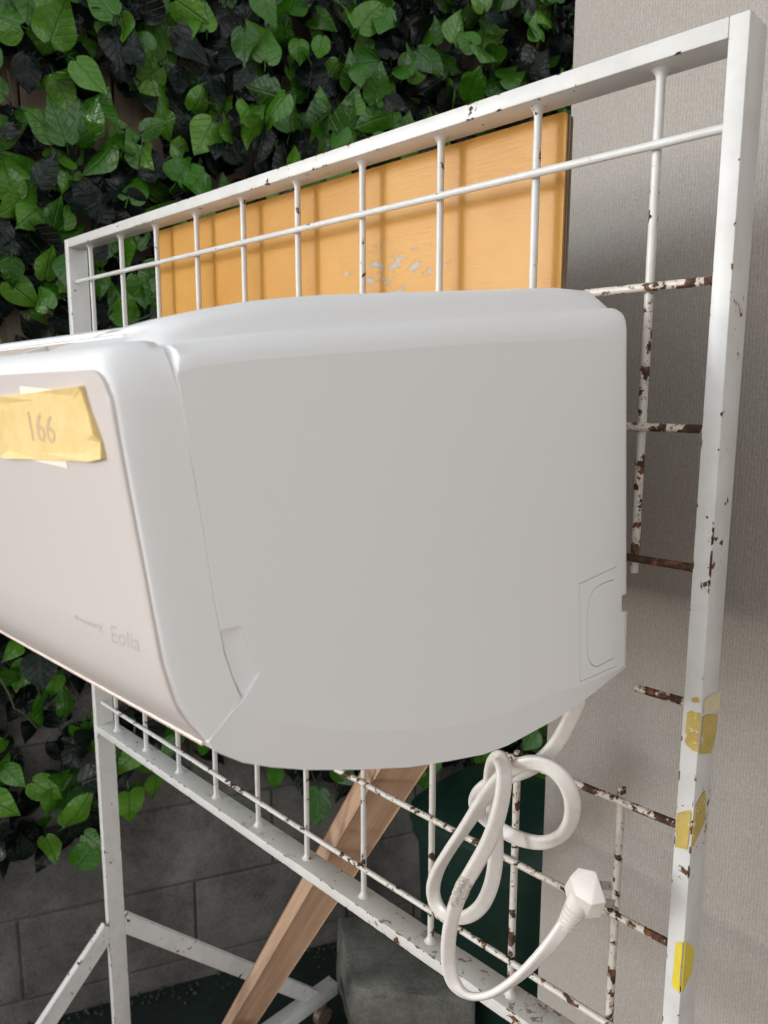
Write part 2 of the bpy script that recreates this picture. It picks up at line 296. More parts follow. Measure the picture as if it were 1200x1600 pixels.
def leaf_mat(name, cols, vein, rough, spec=.5):
    m, n, l, b = mat(name)
    uv = nd(n, 'ShaderNodeUVMap').outputs[0]
    sep = nd(n, 'ShaderNodeSeparateXYZ'); l.new(uv, sep.inputs[0])
    ax = math_(n, l, 'ABSOLUTE', sep.outputs[0])
    mid = nd(n, 'ShaderNodeMapRange'); l.new(ax, mid.inputs[0]); mid.inputs[1].default_value = .035; mid.inputs[2].default_value = .012
    side = math_(n, l, 'FRACT', math_(n, l, 'MULTIPLY', math_(n, l, 'SUBTRACT', sep.outputs[1], math_(n, l, 'MULTIPLY', ax, .75)), 5.2))
    sd = nd(n, 'ShaderNodeMapRange'); l.new(math_(n, l, 'ABSOLUTE', math_(n, l, 'SUBTRACT', side, .5)), sd.inputs[0]); sd.inputs[1].default_value = .09; sd.inputs[2].default_value = .02
    v = math_(n, l, 'MAXIMUM', mid.outputs[0], math_(n, l, 'MULTIPLY', sd.outputs[0], .55))
    oi = nd(n, 'ShaderNodeObjectInfo').outputs['Random']
    isl = nd(n, 'ShaderNodeNewGeometry').outputs['Random Per Island']
    rnd = math_(n, l, 'FRACT', math_(n, l, 'ADD', oi, isl))
    base = ramp(n, l, rnd, [(0, cols[0]), (.5, cols[1]), (1, cols[2])])
    blot = noisen(n, l, 48, 3, .5, pos(n), .6)
    base = mixc(n, l, ramp(n, l, blot.outputs[0], [(.4, (0, 0, 0)), (.75, (.35, .35, .35))]), base, cols[0])
    c = mixc(n, l, math_(n, l, 'MULTIPLY', v, .55), base, vein)
    l.new(c, b.inputs['Base Color'])
    b.inputs['Roughness'].default_value = rough
    b.inputs['Specular IOR Level'].default_value = spec
    bump(n, l, b, math_(n, l, 'MULTIPLY_ADD', v, -.5, math_(n, l, 'MULTIPLY', blot.outputs[0], 1.6)), .6, .004)
    return m
M['leaf'] = leaf_mat('green_leaf', [(.018, .080, .003), (.042, .155, .006), (.095, .235, .018)], (.03, .10, .006), .25)
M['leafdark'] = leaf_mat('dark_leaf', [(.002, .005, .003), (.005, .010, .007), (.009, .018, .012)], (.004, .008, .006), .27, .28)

def concrete(name, a, b_, scale=9, rough=.9):
    m, n, l, b = mat(name)
    p = pos(n)
    t1 = noisen(n, l, scale, 6, .65, p); t2 = noisen(n, l, 150, 4, .7, p)
    f = math_(n, l, 'MULTIPLY_ADD', t2.outputs[0], .45, math_(n, l, 'MULTIPLY', t1.outputs[0], .6))
    c = ramp(n, l, f, [(.36, a), (.68, b_)])
    st = noisen(n, l, 3.2, 6, .7, mapping(n, l, p, (1, 1, .45)), .8)
    c = mixc(n, l, ramp(n, l, st.outputs[0], [(.45, (0, 0, 0)), (.7, (.65, .65, .65))]), c, tuple(v * .45 for v in a))
    l.new(c, b.inputs['Base Color'])
    b.inputs['Roughness'].default_value = rough
    bump(n, l, b, f, .7, .004)
    return m
M['block'] = concrete('concrete_block', (.062, .056, .049), (.20, .187, .168))
M['mortar'] = concrete('dark_mortar', (.07, .065, .057), (.13, .122, .108))
M['stone'] = concrete('weathered_concrete', (.07, .068, .058), (.23, .22, .19), 14)
M['ground'] = concrete('tan_concrete_ground', (.22, .15, .10), (.31, .22, .15), 3)
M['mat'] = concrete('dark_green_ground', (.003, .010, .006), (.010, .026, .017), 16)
M['shade'] = concrete('painted_shade_ground', (.012, .012, .010), (.03, .03, .026), 12)  # near-black ground colour with the shade painted in

def wood(name, a, b_, grain=(70, 70, 3.2)):
    m, n, l, b = mat(name)
    o = objc(n)
    t = noisen(n, l, 1, 5, .6, mapping(n, l, o, grain), .6)
    t2 = noisen(n, l, 1, 3, .5, mapping(n, l, o, (grain[0] * 4, grain[1] * 4, grain[2] * 2)))
    kd = nd(n, 'ShaderNodeVectorMath', operation='DISTANCE'); l.new(mapping(n, l, o, (1, 1, .6)), kd.inputs[0]); kd.inputs[1].default_value = (0, -.02, -.20)
    kn = nd(n, 'ShaderNodeMapRange'); l.new(math_(n, l, 'MULTIPLY_ADD', t.outputs[0], .02, kd.outputs['Value']), kn.inputs[0])
    kn.inputs[1].default_value = .036; kn.inputs[2].default_value = .012
    f = math_(n, l, 'MULTIPLY_ADD', t2.outputs[0], .35, math_(n, l, 'MULTIPLY', t.outputs[0], .7))
    c = ramp(n, l, f, [(.38, a), (.62, b_)])
    c = mixc(n, l, math_(n, l, 'MULTIPLY', kn.outputs[0], .75), c, (.15, .075, .03))
    l.new(c, b.inputs['Base Color'])
    b.inputs['Roughness'].default_value = .65
    bump(n, l, b, f, .35, .0012)
    return m
M['timber'] = wood('pink_pine_timber', (.37, .225, .138), (.49, .315, .205))
M['fence'] = wood('brown_fence_board', (.15, .11, .075), (.26, .195, .135), (30, 30, 2))

def tape(name, a, b_, worn=.0):
    m, n, l, b = mat(name)
    p = pos(n)
    t = noisen(n, l, 90, 5, .6, p); t2 = noisen(n, l, 700, 2, .5, p)
    c = ramp(n, l, math_(n, l, 'MULTIPLY_ADD', t2.outputs[0], .3, math_(n, l, 'MULTIPLY', t.outputs[0], .7)), [(.35, a), (.65, b_)])
    if worn:
        w = ramp(n, l, noisen(n, l, 130, 5, .65, p).outputs[0], [(.60, (0, 0, 0)), (.63, (worn,) * 3)])
        c = mixc(n, l, w, c, (.72, .70, .66))
    l.new(c, b.inputs['Base Color'])
    b.inputs['Roughness'].default_value = .6
    bump(n, l, b, t.outputs[0], .4, .001)
    return m
M['tape'] = tape('yellow_masking_tape', (.76, .53, .19), (.84, .63, .28))
M['oldtape'] = tape('old_yellow_tape', (.43, .31, .065), (.55, .41, .115), .8)
M['paletape'] = tape('pale_yellow_tape', (.60, .52, .30), (.68, .61, .40))
M['brighttape'] = tape('bright_yellow_tape', (.62, .47, .03), (.74, .58, .06))

# ------------------------------------------------------------------ builders
def link_mesh(name, verts, faces, m, parent=None, smooth=None, uvs=None):
    me = bpy.data.meshes.new(name)
    org = parent_org(parent)
    me.from_pydata([(Vector(v) - org)[:] for v in verts], [], faces)
    me.validate()
    return finish(name, me, m, parent, smooth)
def parent_org(p):
    v = Vector((0, 0, 0))
    while p is not None:
        v += p.location
        p = p.parent
    return v
def finish(name, me, m, parent, smooth):
    if isinstance(m, (list, tuple)):
        for x in m: me.materials.append(x)
    elif m: me.materials.append(m)
    if smooth is not None:
        for p in me.polygons: p.use_smooth = True
        me.set_sharp_from_angle(angle=R(smooth))
    o = bpy.data.objects.new(name, me)
    col.objects.link(o)
    if parent: o.parent = parent
    return o
def from_bm(name, bm, m, parent=None, smooth=None):
    org = parent_org(parent)
    bmesh.ops.translate(bm, vec=-org, verts=bm.verts)
    bmesh.ops.recalc_face_normals(bm, faces=bm.faces)
    me = bpy.data.meshes.new(name)
    bm.to_mesh(me); bm.free()
    return finish(name, me, m, parent, smooth)
def thing(name, label, cat, loc, group=None):
    o = bpy.data.objects.new(name, None)
    o.empty_display_size = .05
    col.objects.link(o)
    o.location = loc
    tag(o, label, cat, group)
    return o
def tag(o, label, cat, group=None):
    o['label'] = label; o['category'] = cat
    if group: o['group'] = group
    return o
def box_bm(bm, lo, hi, bev=0, seg=2):
    r = bmesh.ops.create_cube(bm, size=1)
    vs = r['verts']
    lo, hi = Vector(lo), Vector(hi)
    for v in vs:
        v.co = Vector(((v.co.x + .5) * (hi.x - lo.x) + lo.x, (v.co.y + .5) * (hi.y - lo.y) + lo.y, (v.co.z + .5) * (hi.z - lo.z) + lo.z))
    if bev:
        es = list({e for v in vs for e in v.link_edges})
        bmesh.ops.bevel(bm, geom=es, offset=bev, segments=seg, profile=.5, affect='EDGES')
def box(name, lo, hi, m, parent=None, bev=0, rust=None):
    bm = bmesh.new(); box_bm(bm, lo, hi, bev)
    o = from_bm(name, bm, m, parent, 40 if bev else None)
    if rust is not None: o['rust'] = float(rust); o['edge_wear'] = .08
    return o
def beam_bm(bm, a, b, w, d, up, bev=0):
    a, b = Vector(a), Vector(b)
    t = (b - a).normalized(); up = Vector(up)
    s = t.cross(up).normalized(); u = s.cross(t).normalized()
    r = bmesh.ops.create_cube(bm, size=1); L = (b - a).length; c = (a + b) / 2
    for v in r['verts']:
        v.co = c + s * (v.co.x * w) + u * (v.co.y * d) + t * (v.co.z * L)
    if bev:
        es = list({e for v in r['verts'] for e in v.link_edges})
        bmesh.ops.bevel(bm, geom=es, offset=bev, segments=2, profile=.5, affect='EDGES')
def tube_rings(path, rads, seg, caps=True):
    vs, fs = [], []
    path = [Vector(p) for p in path]
    for i, p in enumerate(path):
        t = (path[min(i + 1, len(path) - 1)] - path[max(i - 1, 0)]).normalized()
        ref = Vector((0, 0, 1)) if abs(t.z) < .9 else Vector((1, 0, 0))
        s = t.cross(ref).normalized(); u = s.cross(t)
        for k in range(seg):
            a = 2 * math.pi * k / seg
            vs.append(p + (s * math.cos(a) + u * math.sin(a)) * rads[i])
    for i in range(len(path) - 1):
        for k in range(seg):
            k2 = (k + 1) % seg
            fs.append((i * seg + k, i * seg + k2, (i + 1) * seg + k2, (i + 1) * seg + k))
    if caps:
        fs.append(tuple(range(seg))[::-1]); fs.append(tuple((len(path) - 1) * seg + k for k in range(seg)))
    return vs, fs
E = Vector(E)
def along(p, dx):       # a point moved dx metres to the left along the length of the air conditioner
    return Vector(p) + E * dx

# ------------------------------------------------------------------ setting
def sheet(name, pts, z, m, kind='structure'):
    o = link_mesh(name, [(x, y, z) for x, y in pts], [tuple(range(len(pts)))], m)
    o['kind'] = kind
    return o
WP, WD, WN = Vector((-.4163, .2793, 0)), Vector((.412, .911, 0)).normalized(), Vector((.911, -.412, 0)).normalized()
def wall_pt(s, off, z): return WP + WD * s + WN * off + Vector((0, 0, z))
sheet('ground', [(-40, -40), (40, -40), (40, 40), (-40, 40)], 0, M['ground'])
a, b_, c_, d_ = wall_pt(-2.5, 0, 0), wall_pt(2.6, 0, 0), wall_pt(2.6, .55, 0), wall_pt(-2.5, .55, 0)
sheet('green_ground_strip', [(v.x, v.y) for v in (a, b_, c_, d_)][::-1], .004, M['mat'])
sheet('painted_shade_strip', [(.02, .55), (.72, .55), (.9, 1.6), (.4, 1.6)], .008, M['shade'])  # shaded floor between bin and partition, painted as a darker sheet

# concrete block wall
wall = thing('block_wall', 'grey concrete block wall behind the hanging ivy', 'wall', WP)
blockmesh = None
def block_at(s0, s1, z0, z1, j):
    bm = bmesh.new()
    box_bm(bm, (s0, -.05, z0), (s1, 0, z1), .004, 1)
    for v in bm.verts:
        q = WP + WD * v.co.x + WN * (v.co.y + j) + Vector((0, 0, v.co.z))
        v.co = q
    return from_bm('block', bm, M['block'], wall)
ROW = .2097
for r in range(6):
    z0 = .067 - ROW + r * ROW
    off = -.1 + (.2 if r % 2 else 0)
    for k in range(-5, 7):
        s0 = off + k * .4
        block_at(s0 + .002, s0 + .398, max(0.0, z0 + .002), z0 + ROW - .002, random.uniform(-.003, .003))
bm = bmesh.new(); box_bm(bm, (-2.2, -.1, 0), (2.6, -.006, .067 + 5 * ROW - .002))
for v in bm.verts: v.co = WP + WD * v.co.x + WN * v.co.y + Vector((0, 0, v.co.z))
from_bm('mortar', bm, M['mortar'], wall)
# timber boards above it
fence = thing('board_fence', 'brown timber boards behind the ivy above the block wall', 'fence', wall_pt(0, 0, 1.12))
for k in range(-12, 14):
    bm = bmesh.new()
    j = random.uniform(-.004, .004)
    box_bm(bm, (k * .18 + .002, -.045, 1.125), (k * .18 + .178, -.02, 2.75), .002, 1)
    for v in bm.verts: v.co = WP + WD * v.co.x + WN * (v.co.y + j) + Vector((0, 0, v.co.z))
    from_bm('board', bm, M['fence'], fence)

bm = bmesh.new(); box_bm(bm, (-2.2, -.1, 1.12), (2.6, -.046, 2.75))
for v in bm.verts: v.co = WP + WD * v.co.x + WN * v.co.y + Vector((0, 0, v.co.z))
from_bm('backing_sheet', bm, M['rubber'], fence)  # added behind the boards to stop sky leaking through the gaps

# wallpapered partition
part = thing('partition_wall', 'pale grey ribbed wallpaper partition behind the right end of the rack', 'wall', (.66, .30, 0))
part.rotation_euler = (0, 0, 0)
dirp = Vector((1, -.16, 0)).normalized(); nrm = Vector((-dirp.y, dirp.x, 0))
bm = bmesh.new(); box_bm(bm, (0, 0, 0), (1.6, .05, 2.7), .002, 1)
bmesh.ops.rotate(bm, cent=(0, 0, 0), matrix=Matrix.Rotation(math.atan2(dirp.y, dirp.x), 3, 'Z'), verts=bm.verts)
bmesh.ops.translate(bm, vec=(.66, .30, 0), verts=bm.verts)
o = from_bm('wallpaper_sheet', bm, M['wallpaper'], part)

# ------------------------------------------------------------------ rack
XL, XRI, WF, DP = -.0348, .9576, .0129, .0307
ZT, ZB = 1.705, .9214
rack = thing('display_rack', 'white painted steel grid rack with rust chips, holding the air conditioner', 'rack', (.46, .015, 0))
box('top_rail', (XL, 0, ZT), (XRI, DP, ZT + WF), M['paint'], rack, .0012, .05)
box('bottom_rail', (XL, 0, ZB - .013), (XRI, DP, ZB), M['railpaint'], rack, .0012, .3)
box('post', (XRI, 0, .03), (XRI + WF, DP, ZT + WF), M['paint'], rack, .0012, .075)
box('post', (XL - WF, 0, .03), (XL, DP, ZT + WF), M['paint'], rack, .0012, .08)
# feet: braces, foot bars, casters on each side
for X in (XL - WF / 2, XRI + WF / 2):
    for sg in (-1, 1):
        bm = bmesh.new()
        a = Vector((X, DP / 2 + sg * .012, .535)); b2 = Vector((X, DP / 2 + sg * .46, .095))
        beam_bm(bm, a, b2, .0115, .030, (0, 1, 0), .0012)
        o = from_bm('brace', bm, M['paint'], rack, 40); o['rust'] = .15
    o = box('foot_bar', (X - .0165, -.52, .075), (X + .0165, .535, .105), M['paint'], rack, .0012, .3)
    for y in (-.47, .50):
        vs, fs = tube_rings([(X - .009, y, .03), (X + .009, y, .03)], [.022, .022], 16)
        v2, f2 = tube_rings([(X, y, .074), (X, y, .058), (X, y, .054)], [.010, .010, .005], 12)
        vs3, fs3 = [], []
        k0 = len(vs); vs += v2; fs += [tuple(i + k0 for i in f) for f in f2]
        link_mesh('caster', vs, fs, M['caster_metal'], rack, 40)
# rods
RV, RH = .0033, .0031
YV, YH = .0164, .0102
def rod(p0, p1, r, rust, welds=(1, 1)):
    p0, p1 = Vector(p0), Vector(p1)
    L = (p1 - p0).length; t = (p1 - p0) / L
    path, rad = [], []
    n = 26
    if welds[0]:
        for q, w in ((0, 2.1), (.0012, 1.75), (.003, 1.25), (.006, 1.0)): path.append(p0 + t * q); rad.append(r * w)
    else: path.append(p0); rad.append(r)
    for k in range(1, n):
        wob = Vector((random.uniform(-1, 1), random.uniform(-1, 1), random.uniform(-1, 1))) * .00012
        path.append(p0 + t * (.008 + (L - .016) * k / n) + wob); rad.append(r * random.uniform(.97, 1.03))
    if welds[1]:
        for q, w in ((.006, 1.0), (.003, 1.25), (.0012, 1.75), (0, 2.1)): path.append(p1 - t * q); rad.append(r * w)
    else: path.append(p1); rad.append(r)
    vs, fs = tube_rings(path, rad, 12)
    nm = 'vertical_rod' if abs(t.z) > .5 else 'horizontal_rod'
    o = link_mesh(nm, vs, fs, M['paint'], rack, 50)
    o['rust'] = float(rust)
    return o
X0 = .0067
for i in range(8):
    rod((X0 + .1 * i, YV, ZB), (X0 + .1 * i, YV, ZT), RV, .12 + .035 * i)
rod((X0 + .8, YV, 1.42), (X0 + .8, YV, ZT), RV, .3, (0, 1))
rod((X0 + .8, YV, ZB), (X0 + .8, YV, 1.166), RV, .42, (1, 0))
rod((X0 + .9, YV, 1.348), (X0 + .9, YV, ZT), RV, .42, (0, 1))
rod((X0 + .9, YV, ZB), (X0 + .9, YV, 1.171), RV, .5, (1, 0))
HZ = [1.6545, 1.5585, 1.459, 1.3603, 1.2595, 1.162, 1.0625, .961]
HR = [.2, .75, .62, 1.3, .75, .68, .62, .45]
for k, (z, ru) in enumerate(zip(HZ, HR)):
    x0 = XL if k not in (3, 4) else .5
    if k == 4:
        rod((XL, YH, z), (.62, YH, z), RH, .6, (1, 0)); x0 = .9166
    if k == 3:
        rod((XL, YH, z), (.45, YH, z), RH, .6, (1, 0))
    rod((x0, YH, z), (XRI, YH, z), RH, ru, (0, 1) if k in (3, 4) else (0, 0))

# ------------------------------------------------------------------ ochre board behind the rack
board = thing('plywood_board', 'ochre painted plywood board with scratches behind the top of the rack', 'board', (.5, .045, 1.30))
bx0, bx1, bz0, bz1, by = .1755, .822, 1.26, 1.7035, .0335
def rrect(x0, x1, z0, z1, r, y):
    pts = []
    for cx, cz, a0 in ((x1 - r, z1 - r, 0), (x0 + r, z1 - r, 90), (x0 + r, z0 + r, 180), (x1 - r, z0 + r, 270)):
        for k in range(5):
            a = R(a0 + k * 22.5); pts.append((cx + r * math.cos(a), y, cz + r * math.sin(a)))
    return pts
def slab(name, y0, y1, inset, m):
    A_, B_ = rrect(bx0 + inset, bx1 - inset, bz0 + inset, bz1 - inset, .004, y0), rrect(bx0 + inset, bx1 - inset, bz0 + inset, bz1 - inset, .004, y1)
    n = len(A_)
    return link_mesh(name, A_ + B_, [tuple(range(n)), tuple(range(n, 2 * n))[::-1]] + [(i, i + n, (i + 1) % n + n, (i + 1) % n) for i in range(n)], m, board)
slab('painted_face', by, by + .0022, 0, M['board'])
slab('ply_layer', by + .0022, by + .0045, .0008, M['plydark'])
slab('ply_layer', by + .0045, by + .007, .0002, M['ply'])
slab('ply_layer', by + .007, by + .0085, .0009, M['plydark'])
slab('ply_layer', by + .0085, by + .0105, .0003, M['ply'])

# ------------------------------------------------------------------ air conditioner
ac = thing('air_conditioner', 'white wall air conditioner mounted on the rack, side cover facing the camera', 'air conditioner', (.5, -.02, 1.26))
def fill_loops(bm, loops, z=None):
    es = []
    for lp in loops:
        for i in range(len(lp)):
            a, b2 = lp[i], lp[(i + 1) % len(lp)]
            e = bm.edges.get((a, b2)) or bm.edges.new((a, b2))
            es.append(e)
    return bmesh.ops.triangle_fill(bm, use_beauty=True, use_dissolve=False, edges=es)
co = [Vector(p) for p in COVER_O]; ci = [Vector(p) for p in COVER_I]
NC = len(co)
def cover():
    bm = bmesh.new()
    steps = [0, .12, .25, .4, .55, .7, .85, 1]
    rings = []
    rings.append([bm.verts.new(along(p, .035)) for p in co])
    lin0 = 27; lin1 = 27 + 4 + 14
    for s in steps:
        ring = []
        for i in range(NC):
            o_, i_ = co[i], ci[i]
            if lin0 <= i < lin1: fx = fy = s
            else: fx = math.sin(s * math.pi / 2); fy = 1 - math.cos(s * math.pi / 2)
            ring.append(bm.verts.new((o_.x + (i_.x - o_.x) * fx, o_.y + (i_.y - o_.y) * fy, o_.z + (i_.z - o_.z) * fy)))
        rings.append(ring)
    for a, b2 in zip(rings, rings[1:]):
        for i in range(NC):
            j = (i + 1) % NC
            bm.faces.new((a[i], a[j], b2[j], b2[i]))
    hole = [bm.verts.new(p) for p in KNOCK]
    fill_loops(bm, [rings[-1], hole])
    back = [bm.verts.new((v.co.x - .004, v.co.y, v.co.z)) for v in hole]
    for i in range(4):
        bm.faces.new((hole[i], hole[(i + 1) % 4], back[(i + 1) % 4], back[i]))
    o = from_bm('side_cover', bm, M['cover'], ac, 32)
    for p in o.data.polygons:
        if abs(p.normal.x) > .9999: p.use_smooth = False
    return o
cover()
def plate(name, outer, hole, gap, m, depth=.004, dx=0.0, parent=ac, flush=()):
    c0 = sum((Vector(p) for p in outer), Vector()) / len(outer)
    def shrink(pts, g):
        r = []
        n = len(pts)
        for i in range(n):
            p = Vector(pts[i]); a = Vector(pts[i - 1]); b2 = Vector(pts[(i + 1) % n])
            d1 = (p - a).normalized(); d2 = (b2 - p).normalized()
            n1 = Vector((0, -d1.z, d1.y)); n2 = Vector((0, -d2.z, d2.y))
            if n1.dot(c0 - p) < 0: n1 = -n1
            if n2.dot(c0 - p) < 0: n2 = -n2
            m_ = (n1 + n2); m_ = m_ / max(.5, m_.length_squared / 2) if m_.length > 1e-6 else n1
            r.append(p + m_ * g + Vector((dx, 0, 0)))
        for i in flush: r[i].y = pts[i][1] + .0001          # closed against its neighbour at the rear
        return r
    bm = bmesh.new()
    ov = [bm.verts.new(p) for p in shrink(outer, gap)]
    loops = [ov]
    if hole:
        loops.append([bm.verts.new(Vector(p) + Vector((dx, 0, 0))) for p in hole])
    fill_loops(bm, loops)
    for lp in loops:
        bk = [bm.verts.new(v.co - Vector((depth, 0, 0))) for v in lp]
        n = len(lp)
        for i in range(n): bm.faces.new((lp[i], lp[(i + 1) % n], bk[(i + 1) % n], bk[i]))
    return from_bm(name, bm, m, parent)
kp = plate('pipe_cover', KNOCK, KNOCK_IN, .0005, M['cover'], flush=(0, 3))
plate('pipe_knockout', KNOCK_IN, None, .0007, M['cover'], parent=kp, flush=(0, len(KNOCK_IN) - 1))
# finger recess in the front edge of the cover
nr, nl = [Vector(p) for p in NOTCH_R], [Vector(p) for p in NOTCH_L]
vs = []; fs = []
for a, b2 in zip(nr, nl):
    for k in range(5):
        f = k / 4; q = a.lerp(b2, f); q.x = a.x + (b2.x - a.x) * (f ** 1.6); vs.append(q)
for i in range(4):
    for k in range(4):
        fs.append((i * 5 + k, i * 5 + k + 1, (i + 1) * 5 + k + 1, (i + 1) * 5 + k))
link_mesh('finger_recess', vs, fs, M['cover'], ac, 40)

# hood over the end of the top
ha, hb = [Vector(p) for p in HOOD_A], [Vector(p) for p in HOOD_B]
vs, fs, rows = [], [], []
NH = len(ha)
def addrow(pts):
    rows.append(range(len(vs), len(vs) + len(pts))); vs.extend(pts)
addrow([p + Vector((.004, 0, -.012)) for p in ha])
for s in (0, .1, .22, .36, .5, .64, .78, .9, 1):
    addrow([Vector((a.x + (b2.x - a.x) * (1 - math.cos(s * math.pi / 2)), a.y + (b2.y - a.y) * math.sin(s * math.pi / 2), a.z + (b2.z - a.z) * math.sin(s * math.pi / 2))) for a, b2 in zip(ha, hb)])
addrow([along(p, .02) + Vector((0, 0, -.0006)) for p in hb])
addrow([along(p, .05) + Vector((0, 0, -.0035)) for p in hb])
addrow([along(p, .74) + Vector((0, 0, -.012)) for p in hb])
for a, b2 in zip(rows, rows[1:]):
    for i in range(NH - 1):
        fs.append((a[i], a[i + 1], b2[i + 1], b2[i]))
# back skirt
b0 = len(vs)
back = [r[0] for r in rows]
for r in back: vs.append(Vector(vs[r]) + Vector((0, -.004, -.03)))
for k in range(len(back) - 1): fs.append((back[k], back[k + 1], b0 + k + 1, b0 + k))
link_mesh('top_cover', vs, fs, M['cover'], ac, 40)

# front frame: the rounded strip between the pearl panel and the side cover
se, sg = [Vector(p) for p in STRIP_E][:-2], [Vector(p) for p in STRIP_G][:-2]
sg2 = [Vector(p) for p in STRIP_G][-2:]
se2 = [se[-1] + E * .004, se[-1] + E * .02]
vs, fs, rows = [], [], []
pairs = list(zip(se, sg)) + list(zip(se2, sg2)) + [(se[-1] + E * .73, sg2[-1] + E * .73)]
for a, b2 in pairs:
    g = b2 + Vector((-.0002, -.0004, -.0002))
    ctrl = Vector((g.x, a.y, (a.z + g.z) / 2)) if b2 is not pairs[-1][1] else (a + g) / 2
    midp = (a + g) / 2
    if a.z > 1.49: ctrl = midp + (Vector((g.x, a.y, g.z)) - midp) * .8
    ctrl = midp + (ctrl - midp) * .95
    row = [a + Vector((0, .006, 0))]
    for k in range(9):
        t = k / 8
        row.append(a * (1 - t) ** 2 + ctrl * 2 * t * (1 - t) + g * t * t)
    row.append(g + Vector((-.01, .004, -.002)))
    addrow(row)
for a, b2 in zip(rows, rows[1:]):
    for i in range(len(a) - 1): fs.append((a[i], a[i + 1], b2[i + 1], b2[i]))
link_mesh('front_frame', vs, fs, M['cover'], ac, 50)

# pearl front panel
vs, fs, rows = [], [], []
edge = [p + Vector((0, -.0013, 0)) for p in se]
# refine the profile
prof = []
for i in range(len(edge) - 1):
    p0, p1, p2, p3 = edge[max(i - 1, 0)], edge[i], edge[i + 1], edge[min(i + 2, len(edge) - 1)]
    for k in range(4):
        t = k / 4
        prof.append(.5 * ((2 * p1) + (p2 - p0) * t + (2 * p0 - 5 * p1 + 4 * p2 - p3) * t * t + (3 * p1 - p0 - 3 * p2 + p3) * t ** 3))
prof.append(edge[-1])
LEFT = .12
for p in prof:
    row = [p + Vector((-.0005, .007, 0)), p + Vector((0, .0007, 0)), p + Vector((-.0006, 0, 0))]
    for d in (.004, .02, .1, .25, .5): row.append(along(p, d) if d < .5 else p + E * (p.x - LEFT))
    row.append(row[-1] + Vector((0, .007, 0)))
    addrow(row)
for a, b2 in zip(rows, rows[1:]):
    for i in range(len(a) - 1): fs.append((a[i], a[i + 1], b2[i + 1], b2[i]))
# top and bottom returns
top, bot = rows[-1], rows[0]
for rw, dv in ((top, Vector((0, .007, -.0004))), (bot, Vector((0, .007, .0015)))):
    s0 = len(vs)
    for i in rw: vs.append(Vector(vs[i]) + dv)
    for i in range(len(rw) - 1): fs.append((rw[i], rw[i + 1], s0 + i + 1, s0 + i))
panel = link_mesh('front_panel', vs, fs, M['panel'], ac, 50)
# bronze trim along its lower edge
pb = prof[0]
bm = bmesh.new()
beam_bm(bm, pb + Vector((-.002, .0012, -.0018)), pb + E * (pb.x - LEFT) + Vector((0, .0012, -.0010)), .0016, .0018, (0, 0, 1), .0005)
from_bm('lower_trim', bm, M['trim'], panel, 40)

# body behind the covers
cy = sum((p.y for p in co)) / NC; cz = sum((p.z for p in co)) / NC
vs, fs = [], []
body = [Vector((0, cy + (p.y - cy) * .955, cz + (p.z - cz) * .95 - .002)) for p in co]
for X in (.884, .115):
    for p in body: vs.append(Vector((X, p.y, p.z)) + Vector((0, E.y, E.z)) * (.9 - X))
for i in range(NC):
    j = (i + 1) % NC; fs.append((i, j, NC + j, NC + i))
bm = bmesh.new()
bv = [bm.verts.new(v) for v in vs]
for f in fs: bm.faces.new([bv[i] for i in f])
fill_loops(bm, [bv[:NC]]); fill_loops(bm, [bv[NC:]])
from_bm('body', bm, M['cover'], ac, 40)

# top grille: tray, bars and dividers between the front frame and the hood
L2 = sg2[-1] + Vector((0, .0008, -.0002)); L1 = hb[-1] + E * (hb[-1].x - L2.x) + Vector((0, 0, -.0002))
def gp(x, v, dz=0):      # v = 0 at the front frame, 1 at the hood line
    q = L2.lerp(L1, v) + E * (L2.x - x); q.z += dz; return q
def gbar(name, x0, x1, v0, v1, dz0, dz1, m, parent=ac):
    p = [gp(x, v, dz) for x in (x0, x1) for v, dz in ((v0, dz0), (v1, dz0), (v1, dz1), (v0, dz1))]
    return link_mesh(name, p, [(0, 1, 2, 3), (7, 6, 5, 4), (0, 4, 5, 1), (1, 5, 6, 2), (2, 6, 7, 3), (3, 7, 4, 0)], m, parent)
gr = gbar('grille_tray', .86, .12, -.2, 1.25, -.012, -.009, M['grille'])
gbar('grille_bar', .852, .12, .62, .78, -.004, .0006, M['cover'], gr)
gbar('grille_bar', .852, .12, .86, .92, -.004, .0012, M['cover'], gr)
gbar('grille_bar', .83, .12, .97, 1.2, -.004, .0016, M['cover'], gr)
gbar('slot_wall', .806, .12, .59, .62, -.010, .0001, M['grille'], gr)
gbar('grille_filler', .866, .806, -.05, .62, -.004, .0, M['cover'], gr)
for x in (.775, .70, .62, .54, .46): gbar('grille_divider', x, x - .004, 0, .62, -.006, .0, M['cover'], gr)

